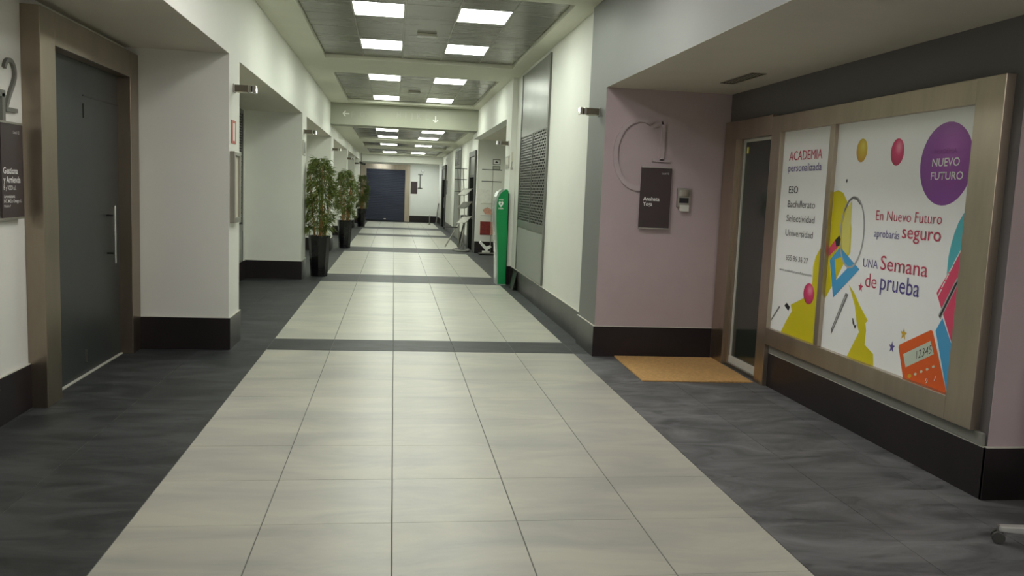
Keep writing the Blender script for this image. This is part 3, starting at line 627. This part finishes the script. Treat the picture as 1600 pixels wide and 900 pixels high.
pr_poly(pb, 'teal_shape', 'p_cyan', [(4.346,1.61),(4.402,1.565),(4.44,1.51),(4.465,1.45),(4.482,1.39),(4.497,1.31),(4.497,1.20),(4.346,1.40)], 1)
pr_poly(pb, 'blue_shape', 'p_blue', [(4.547,.859),(4.495,.943),(4.379,.786),(4.347,.825),(4.347,.5125),(4.39,.5125)], 2)
pr_poly(pb, 'printed_notebook', 'p_pink', [(4.347,1.413),(4.571,1.084),(4.376,.787),(4.347,.815)], 3)
for y, z in [(4.539,1.088),(4.514,1.138),(4.486,1.187),(4.458,1.236),(4.431,1.285),(4.404,1.328),(4.376,1.375)]: pr_poly(pb, 'printed_binding', 'white', [(y+.012,z-.02),(y+.018,z-.016),(y-.006,z+.026),(y-.014,z+.022)], 4)
pr_poly(pb, 'printed_pen', 'p_silver', [(4.535,.955),(4.512,.931),(4.378,1.175),(4.363,1.232),(4.408,1.185)], 4); pr_poly(pb, 'printed_pen_body', 'p_black', [(4.528,.948),(4.516,.938),(4.40,1.15),(4.375,1.20),(4.415,1.155)], 5)
pc = pr_poly(pb, 'printed_calculator', 'p_orange', [(4.893,.690),(4.886,.71),(4.590,.855),(4.572,.852),(4.392,.5125),(4.82,.5125)], 4)
pr_poly(pc, 'calculator_display', 'p_lcd', [(4.838,.657),(4.582,.79),(4.54,.717),(4.801,.579)], 5)
text('12345', (FXP-.0026, 4.703, .652), .14, .052, -EY, EZ, 'p_black', pb, '1', -.01, rise=.47)
for i, (y, z) in enumerate([(4.753,.534),(4.697,.559),(4.642,.587),(4.588,.613),(4.533,.641)]): pr_ell(pc, 'calculator_key', 'p_gold' if i == 0 else 'p_lcd', y, z, .02 if i == 0 else .013, .013 if i == 0 else .008, 5, -.45, 14)
text('9', (FXP-.0024, 4.595, .526), .022, .03, -EY, EZ, 'white', pb, '1'); text('/', (FXP-.0024, 4.515, .558), .016, .032, -EY, EZ, 'white', pb, '1')
for s, y, z, y2, h, m, ref, b in [('ACADEMIA',4.727,1.914,4.512,.028,'p_faint','H',0),('NUEVO',4.73,1.84,4.478,.047,'white','H',.012),('FUTURO',4.731,1.76,4.437,.045,'white','H',.012),
        ('En Nuevo Futuro',5.278,1.494,4.587,.066,'p_red','H',-.008),('aprobarás',5.281,1.381,4.995,.034,'p_purple','x',-.006),('seguro',4.968,1.391,4.581,.056,'p_red','x',0),
        ('UNA',5.383,1.167,5.206,.058,'p_purple','H',-.006),('Semana',5.176,1.168,4.674,.093,'p_red','H',0),('de',5.339,1.033,5.203,.096,'p_red','H',-.004),('prueba',5.158,1.035,4.736,.073,'p_purple','x',0)]:
    pr_text(pb, s, y, z, y2, h, m, ref, b)

# ---------------------------------------------------------------- mat, vent, intercom
t = root('doormat', (2.69, 7.4, 0), 'brown coir doormat in front of the dark glass door', 'doormat')
MB().prism([(2.20,7.93),(2.165,6.85),(3.165,6.83),(3.20,7.9)], (0,0,.001), EX, EY, .012).build('mat_body', 'coir', t, .002)
t = root('ceiling_vent', (2.9, 6.9, ZSR), 'narrow dark air vent slot in the soffit of the shop niche', 'vent')
x0, x1, y0, y1, z = 2.835, 2.965, 6.565, 7.232, ZSR
MB().box(x0,x0+.012,y0,y1,z-.006,z-.0003).box(x1-.012,x1,y0,y1,z-.006,z-.0003).box(x0+.012,x1-.012,y0,y0+.012,z-.006,z-.0003).box(x0+.012,x1-.012,y1-.012,y1,z-.006,z-.0003).build('vent_frame', 'bronze', t)
MB().box(x0+.012,x1-.012,y0+.012,y1-.012,z-.0012,z-.0003).build('vent_opening', 'void', t)
for k in range(4): MB().box(x0+.026+.025*k, x0+.032+.025*k, y0+.012, y1-.012, z-.005, z-.0013).build('slat', 'void', t)
t = root('intercom', (2.815, 7.962, 1.5), 'silver intercom box with dark screen on the mauve wall', 'intercom')
MB().box(2.752, 2.882, 7.925, 7.9615, 1.50, 1.688).build('housing', 'steel2', t, .006); MB().box(2.77, 2.865, 7.922, 7.926, 1.545, 1.595).build('screen', 'black', t); MB().box(2.765, 2.87, 7.921, 7.926, 1.61, 1.672).build('speaker_plate', 'chrome', t, .001)
MB().box(2.777, 2.872, 7.915, 7.93, 1.463, 1.525).build('flap', 'seal', t, .003)

# ---------------------------------------------------------------- green defibrillator column
t = root('defibrillator_column', (1.82, 14.35, 0), 'green defibrillator column with silver curved front before the pillar', 'defibrillator')
prof = [(1.925,0),(1.795,0),(1.775,.5),(1.735,1.0),(1.722,1.25),(1.728,1.40),(1.742,1.47),(1.772,1.54),(1.815,1.585),(1.845,1.60),(1.86,1.625),(1.90,1.625),(1.918,1.59)]
mb = MB(); k = len(prof)
Y0, Y1 = 14.10, 14.50
mb.prism(prof, (0,Y1,0), EX, EZ, Y1-Y0); mb.build('body', 'green', t)
front = [(1.795,0),(1.775,.5),(1.735,1.0),(1.722,1.25),(1.728,1.40),(1.742,1.47),(1.772,1.54),(1.815,1.585),(1.845,1.60)]
outer = [(1.770,0),(1.752,.5),(1.712,1.0),(1.698,1.25),(1.702,1.42),(1.715,1.50),(1.748,1.575),(1.80,1.618),(1.845,1.63)]
MB().prism(outer+front[::-1], (0,Y1-.02,0), EX, EZ, Y1-Y0-.03).build('front_cover', 'silver', t)
MB().box(1.926,1.9385,Y0+.02,Y1,0.02,1.56).build('back_plate', 'black', t)
MB().box(1.75,1.765,Y0+.12,Y0+.2,1.12,1.2).build('latch', 'tire', t); MB().box(1.736,1.750,Y0+.12,Y0+.30,.55,.98).build('light_strip', 'white', t)
hp = [(0,-.055),(-.05,-.005),(-.058,.025),(-.045,.048),(-.022,.052),(0,.035),(.022,.052),(.045,.048),(.058,.025),(.05,-.005)]
MB().prism([(u*.72,v*.95) for u, v in hp], (1.797,Y0-.0005,1.375), EX, EZ, .001).build('heart_symbol', 'white', t)
MB().prism([(-.004,.025),(.014,.025),(.004,.005),(.015,.005),(-.010,-.03),(-.002,-.004),(-.013,-.004)], (1.797,Y0-.0018,1.375), EX, EZ, .0008).build('bolt_symbol', 'green', t)
text('ANEK', (1.755,Y0-.0005,1.438), .085, .022, EX, EZ, 'white', t, 'H', .02); text('DESA', (1.757,Y0-.0005,1.292), .085, .022, EX, EZ, 'white', t, 'H', .02)
MB().box(1.77,1.93,Y0-.015,Y1,0,.012).build('foot_plate', 'silver', t)
t = root('loose_slab', (2.0, 13.3, 0), 'loose dark slab leaning on the baseboard beside the green column', 'slab')
MB().prism([(0,0),(.06,.285),(.072,.283),(.012,-.002)], (1.94,13.75,.003), EX, EZ, .42).build('slab', 'base', t, .002)
struct('trim_4', MB().box(1.925,1.9395,14.2-.02,14.2,0,.34), 'lip', 'pale corner strip at the pillar foot behind the green column')

# ---------------------------------------------------------------- bamboo plants
def leaf_mesh(cx, cy, zs, ze, rfun, n, seed, per=16):
    rnd = random.Random(seed); mb = MB()
    for _ in range(n):
        z = zs+(ze-zs)*rnd.random()**.9; R = rfun((z-zs)/(ze-zs)); a = rnd.random()*2*math.pi; rr = R*rnd.random()**.42
        c = Vector((cx+rr*math.cos(a), cy+rr*math.sin(a), z))
        for _ in range(per):
            p = c+Vector((rnd.gauss(0,.022), rnd.gauss(0,.022), rnd.gauss(0,.022))); b = a+rnd.uniform(-1.5,1.5)
            dirv = Vector((math.cos(b), math.sin(b), rnd.uniform(-1.0,.5))).normalized(); L_ = rnd.uniform(.07,.15); wd = rnd.uniform(.006,.010)
            sd = dirv.cross(Vector((rnd.uniform(-.5,.5),rnd.uniform(-.5,.5),1))).normalized()*wd; dn = Vector((0,0,-.02))
            Q = [p, p+dirv*L_*.4+sd, p+dirv*L_+dn, p+dirv*L_*.4-sd]
            for v in Q: v.x = max(v.x, XL+.012+.02*rnd.random())
            mb.add(Q, [(0,1,2),(0,2,3)])
    return mb
def bamboo(cx, cy, rot, h, seed, label, lean=0, dens=170):
    rnd = random.Random(seed); t = root('potted_bamboo', (cx, cy, 0), label, 'potted plant', 'bamboo plants along the left wall')
    n = 8; ring = lambda R, z: [(cx+R*math.cos(rot+2*math.pi*(i+.5)/n), cy+R*math.sin(rot+2*math.pi*(i+.5)/n), z) for i in range(n)]
    vs = ring(.142,0)+ring(.16,.25)+ring(.188,.69)+ring(.188,.705)+ring(.172,.705)+ring(.168,.64)
    fs = [tuple(range(n-1,-1,-1))]+[(k*n+i,k*n+(i+1)%n,(k+1)*n+(i+1)%n,(k+1)*n+i) for k in range(5) for i in range(n)]
    pl = MB().add(vs, fs).build('planter', 'planter', t)
    MB().add(ring(.168,.655), [tuple(range(n))]).build('soil', 'soil', pl)
    for k in range(13):
        a = rnd.random()*6.28; q = .10*math.sqrt(rnd.random()); b0 = Vector((cx+q*math.cos(a), cy+q*math.sin(a), .65))
        top = Vector((cx+2.1*q*math.cos(a)+lean, cy+2.1*q*math.sin(a), rnd.uniform(1.35,h-.08))); mb = MB(); m_ = 3
        for s in range(m_):
            p0, p1 = b0.lerp(top, s/m_), b0.lerp(top, (s+1)/m_); rr = .011*(1-.18*s); mb.bar(p0, p1, rr, 6, rr*.85, True); mb.bar(p1-Vector((0,0,.006)), p1+Vector((0,0,.006)), rr*1.15, 6)
        mb.build('cane', 'bamboo', t)
    prof = lambda f: .06+.19*math.sin(math.pi*min(1, .22+f*.74))**.7
    leaf_mesh(cx+lean*.5, cy, 1.02, h, prof, dens, seed).build('foliage', 'leaf', t, kind='stuff')
    lo = leaf_mesh(cx-.03, cy, .76, 1.1, lambda f: .25, 42, seed+50); lo.build('low_foliage', 'leaf', t, kind='stuff')
bamboo(-1.262, 14.80, .39, 2.02, 3, 'nearest and largest potted bamboo in a tall black planter')
bamboo(-1.225, 21.75, .30, 1.96, 5, 'second potted bamboo in a black planter, middle of three')
bamboo(-1.265, 33.7, .35, 2.0, 9, 'farthest potted bamboo in a black planter, beside the shutter', .06, 150)

# ---------------------------------------------------------------- roller shutter, far end
sh = door_root('door_8', (-.41, YE, 0), 'dark navy roller shutter in a bronze frame on the end wall')
mb = MB(); n = 30
for k in range(n):
    z0 = .04+k*2.38/n; z1 = z0+2.38/n; y = YE-.012
    mb.add([(-1.30,y,z0),(.50,y,z0),(.50,y-.02,z0+.02),(-1.30,y-.02,z0+.02),(-1.30,y-.02,z1-.012),(.50,y-.02,z1-.012),(-1.30,y,z1),(.50,y,z1)], [(0,1,2,3),(3,2,5,4),(4,5,7,6)])
mb.build('slat_curtain', 'shutter', sh, kind='stuff')
MB().box(-1.56,-1.30,YE-.08,YE-.001,0,2.66).build('frame_side', 'steel', sh, .004); MB().box(.50,.73,YE-.08,YE-.001,0,2.66).build('frame_side', 'steel', sh, .004); MB().box(-1.30,.50,YE-.08,YE-.001,2.42,2.66).build('frame_top', 'steel', sh, .004)
MB().box(-1.30,.50,YE-.045,YE-.012,0,.04).build('bottom_bar', 'black', sh); MB().box(-.46,-.36,YE-.06,YE-.045,.08,.12).build('lock_handle', 'chrome', sh)
t = root('sign_board', (.95, YE, 1.33), 'small dark brown sign board beside the letter I on the end wall', 'sign')
MB().box(.775,1.085,YE-.02,YE-.0005,1.335,1.895).build('panel', 'sign', t, .002); MB().box(.775,1.085,YE-.024,YE-.0005,1.895,1.908).build('top_rail', 'steel2', t); MB().box(.775,1.085,YE-.024,YE-.0005,1.322,1.335).build('bottom_rail', 'steel2', t)
t = root('floor_post', (1.60, 37.6, 0), 'thin steel floor post before the end wall', 'post')
MB().bar((1.60,37.6,0),(1.60,37.6,.02),.07,16).build('foot', 'steel2', t); MB().bar((1.60,37.6,.02),(1.60,37.6,.42),.022,10).build('pole', 'steel2', t)
t = root('folded_chair', (1.98, 38.3, 0), 'dark folded chair leaning by the far right wall', 'chair')
MB().bar((1.93,38.2,0),(2.03,38.2,.95),.018).build('leg', 'greypl', t); MB().bar((1.93,38.6,0),(2.03,38.6,.95),.018).build('leg', 'greypl', t); MB().prism([(0,.45),(.05,.92),(.075,.915),(.025,.445)],(1.955,38.6,0),EX,EZ,.4).build('backrest', 'black', t, .003); MB().prism([(0,.2),(.02,.42),(.045,.415),(.025,.195)],(1.94,38.6,0),EX,EZ,.4).build('seat', 'black', t, .003)

# ---------------------------------------------------------------- racks and leaflets on the right
t = root('brochure_stand', (1.78, 21.9, 0), 'tall wire brochure stand on an oval base by the right wall', 'brochure stand')
cx, cy = 1.77, 21.85
MB().prism(ell(0,0,.22,.42,28), (cx,cy,0), EX, EY, .05).build('base', 'greypl', t, .012); MB().prism(ell(0,0,.15,.34,28), (cx,cy,.051), EX, EY, .012).build('base_rim', 'black', t)
for dx in (-.07,.07):
    mb = MB(); pts = [(cx+dx*.8,cy,.05),(cx+dx,cy+.02,.8),(cx+dx-.03,cy+.05,1.5),(cx+dx-.08,cy+.03,2.16)]
    for a, b in zip(pts, pts[1:]): mb.bar(a, b, .012, 8)
    mb.build('post', 'steel2', t)
for z in (2.14,1.86,1.55): MB().bar((cx-.22,cy+.03,z),(cx+.10,cy+.03,z),.010,8).build('crossbar', 'tire', t)
for z0, m in [(1.44,'paper'),(1.10,'greypl'),(.72,'paper')]:
    a = [(-.06,0),(.20,.20),(.21,.187),(-.05,-.013)]
    ty = MB().prism([(-.16,0),(.10,.02),(.27,.20),(.02,.18)], (cx,cy-.08,z0), EX, Vector((0,.55,1)), .012).build('tray', 'steel2', t); MB().prism([(-.13,.015),(.085,.03),(.23,.18),(.02,.165)], (cx,cy-.096,z0), EX, Vector((0,.55,1)), .006).build('leaflet_stack', m, ty)
t = root('folding_trestle', (1.75, 23.5, 0), 'folded metal trestle with crossed legs behind the brochure stand', 'trestle')
MB().bar((1.44,23.3,.0),(1.93,23.35,.88),.022,8).build('leg', 'steel2', t); MB().bar((1.93,23.75,0),(2.0,23.3,.86),.02,8).build('leg', 'steel2', t); MB().bar((1.80,23.3,0),(1.99,23.25,.88),.02,8).build('leg', 'black', t)
MB().bar((1.37,23.3,.56),(1.78,23.3,.55),.018,8).build('crossbar', 'black', t); MB().box(1.86,2.02,23.15,23.5,.80,.90).build('top_rail', 'black', t, .01)
t = root('display_rack', (2.42, 20.9, 0), 'wire display rack with black base against the alcove wall', 'display rack')
MB().box(2.14,2.66,20.62,21.05,0,.035).build('base', 'black', t, .006); MB().box(2.14,2.66,20.60,20.63,.035,.07).build('base_rail', 'steel2', t)
MB().bar((2.44,20.95,.035),(2.44,20.95,2.12),.012,8).build('post', 'steel2', t)
for z in (2.12,1.83): MB().bar((2.16,20.93,z),(2.66,20.93,z),.010,8).build('crossbar', 'tire', t)
for z in (1.28,.98,.50): MB().box(2.16,2.62,20.86,20.95,z-.012,z).build('tray', 'steel2', t)
def leaflet(name, pts, y, m, label, cat, d=.006):
    o = MB().prism(pts, (0,y,0), EX, EZ, d).build(name, m, None, loc=(pts[0][0], y, min(p[1] for p in pts))); tag(o, label, cat)
leaflet('paper_sheet', [(2.10,1.63),(2.06,1.36),(2.20,1.285),(2.40,1.29),(2.37,1.62)], 20.85, 'paper', 'crumpled white paper sheet hanging on the display rack', 'paper')
leaflet('leaflet', [(2.20,1.12),(2.27,1.01),(2.45,1.005),(2.42,1.14),(2.32,1.19)], 20.86, 'pink', 'pink leaflet lying in the middle tray of the display rack', 'leaflet')
t = root('card_carton', (2.32, 20.85, .5), 'dark red box on the lower tray of the display rack', 'box')
MB().box(2.15,2.40,20.74,20.86,.501,.83).build('carton', 'redbox', t, .006); MB().prism([(2.40,.50),(2.50,.53),(2.47,.83),(2.40,.82)], (0,20.8,0), EX, EZ, .05).build('pink_flap', 'pink', t)
t = root('paper_box', (2.28, 20.75, .036), 'open white paper box on the base of the display rack', 'box')
MB().prism([(2.13,.30),(2.17,.34),(2.33,.20),(2.42,.24),(2.45,.20),(2.32,.09)], (0,20.85,0), EX, EZ, .12).build('folded_card', 'white', t, .003); MB().box(2.22,2.40,20.70,20.84,.036,.10).build('card_base', 'paper', t)
for y, z0, z1, lab in [(0,2.26,2.40,'small white pictogram sign on the alcove wall, upper of two'),(0,2.13,2.235,'small dark pictogram sign on the alcove wall, lower of two')]:
    t = root('safety_sign', (2.56, RNF, z0), lab, 'sign'); MB().box(2.465,2.66,RNF-.008,RNF-.0005,z0,z1).build('plate', 'letter', t, .001)
    MB().box(2.485,2.64,RNF-.0095,RNF-.008,z0+.02,z1-.02).build('pictogram_field', 'white' if z0 > 2.2 else 'letterpale', t)
    if z0 > 2.2: MB().prism([(-.04,-.01),(-.01,.025),(.045,.0),(.02,-.03)], (2.56,RNF-.0096,(z0+z1)/2), EX, EZ, .001).build('pictogram', 'black', t)

# ---------------------------------------------------------------- office chair at the right picture edge
ccx, ccy = 3.206, 3.325
t = root('office_chair', (ccx, ccy, 0), 'office chair foot with grey caster at the lower right picture edge', 'chair')
for k in range(5):
    a = math.radians(150+72*k); dx, dy = math.cos(a), math.sin(a); tip = Vector((ccx+.33*dx, ccy+.33*dy, .085))
    mb = MB(); h = Vector((-dy,dx,0))
    P0, P1 = Vector((ccx+.03*dx,ccy+.03*dy,.11)), tip
    mb.add([P0+h*.03+Vector((0,0,.02)),P0-h*.03+Vector((0,0,.02)),P1-h*.02,P1+h*.02,P0+h*.03-Vector((0,0,.03)),P0-h*.03-Vector((0,0,.03)),P1-h*.02-Vector((0,0,.028)),P1+h*.02-Vector((0,0,.028))], [(0,1,2,3),(7,6,5,4),(0,4,5,1),(1,5,6,2),(2,6,7,3),(3,7,4,0)])
    ar = mb.build('base_arm', 'satin', t, .006)
    c = tip+Vector((0,0,-.055))
    for s in (-1,1): MB().bar(c+h*s*.010+Vector((0,0,0)), c+h*s*.030, .030, 16).build('caster', 'tire', ar, .004)
    MB().bar(c, tip, .008).build('caster_pin', 'steel2', ar)
MB().bar((ccx,ccy,.09),(ccx,ccy,.42),.028,14).build('gas_column', 'black', t); MB().box(ccx-.10,ccx+.30,ccy-.24,ccy+.16,.42,.50).build('seat', 'black', t, .03); MB().box(ccx+.22,ccx+.28,ccy-.2,ccy+.2,.58,1.0).build('backrest', 'black', t, .025); MB().box(ccx+.20,ccx+.24,ccy-.03,ccy+.03,.44,.62).build('back_support', 'black', t)
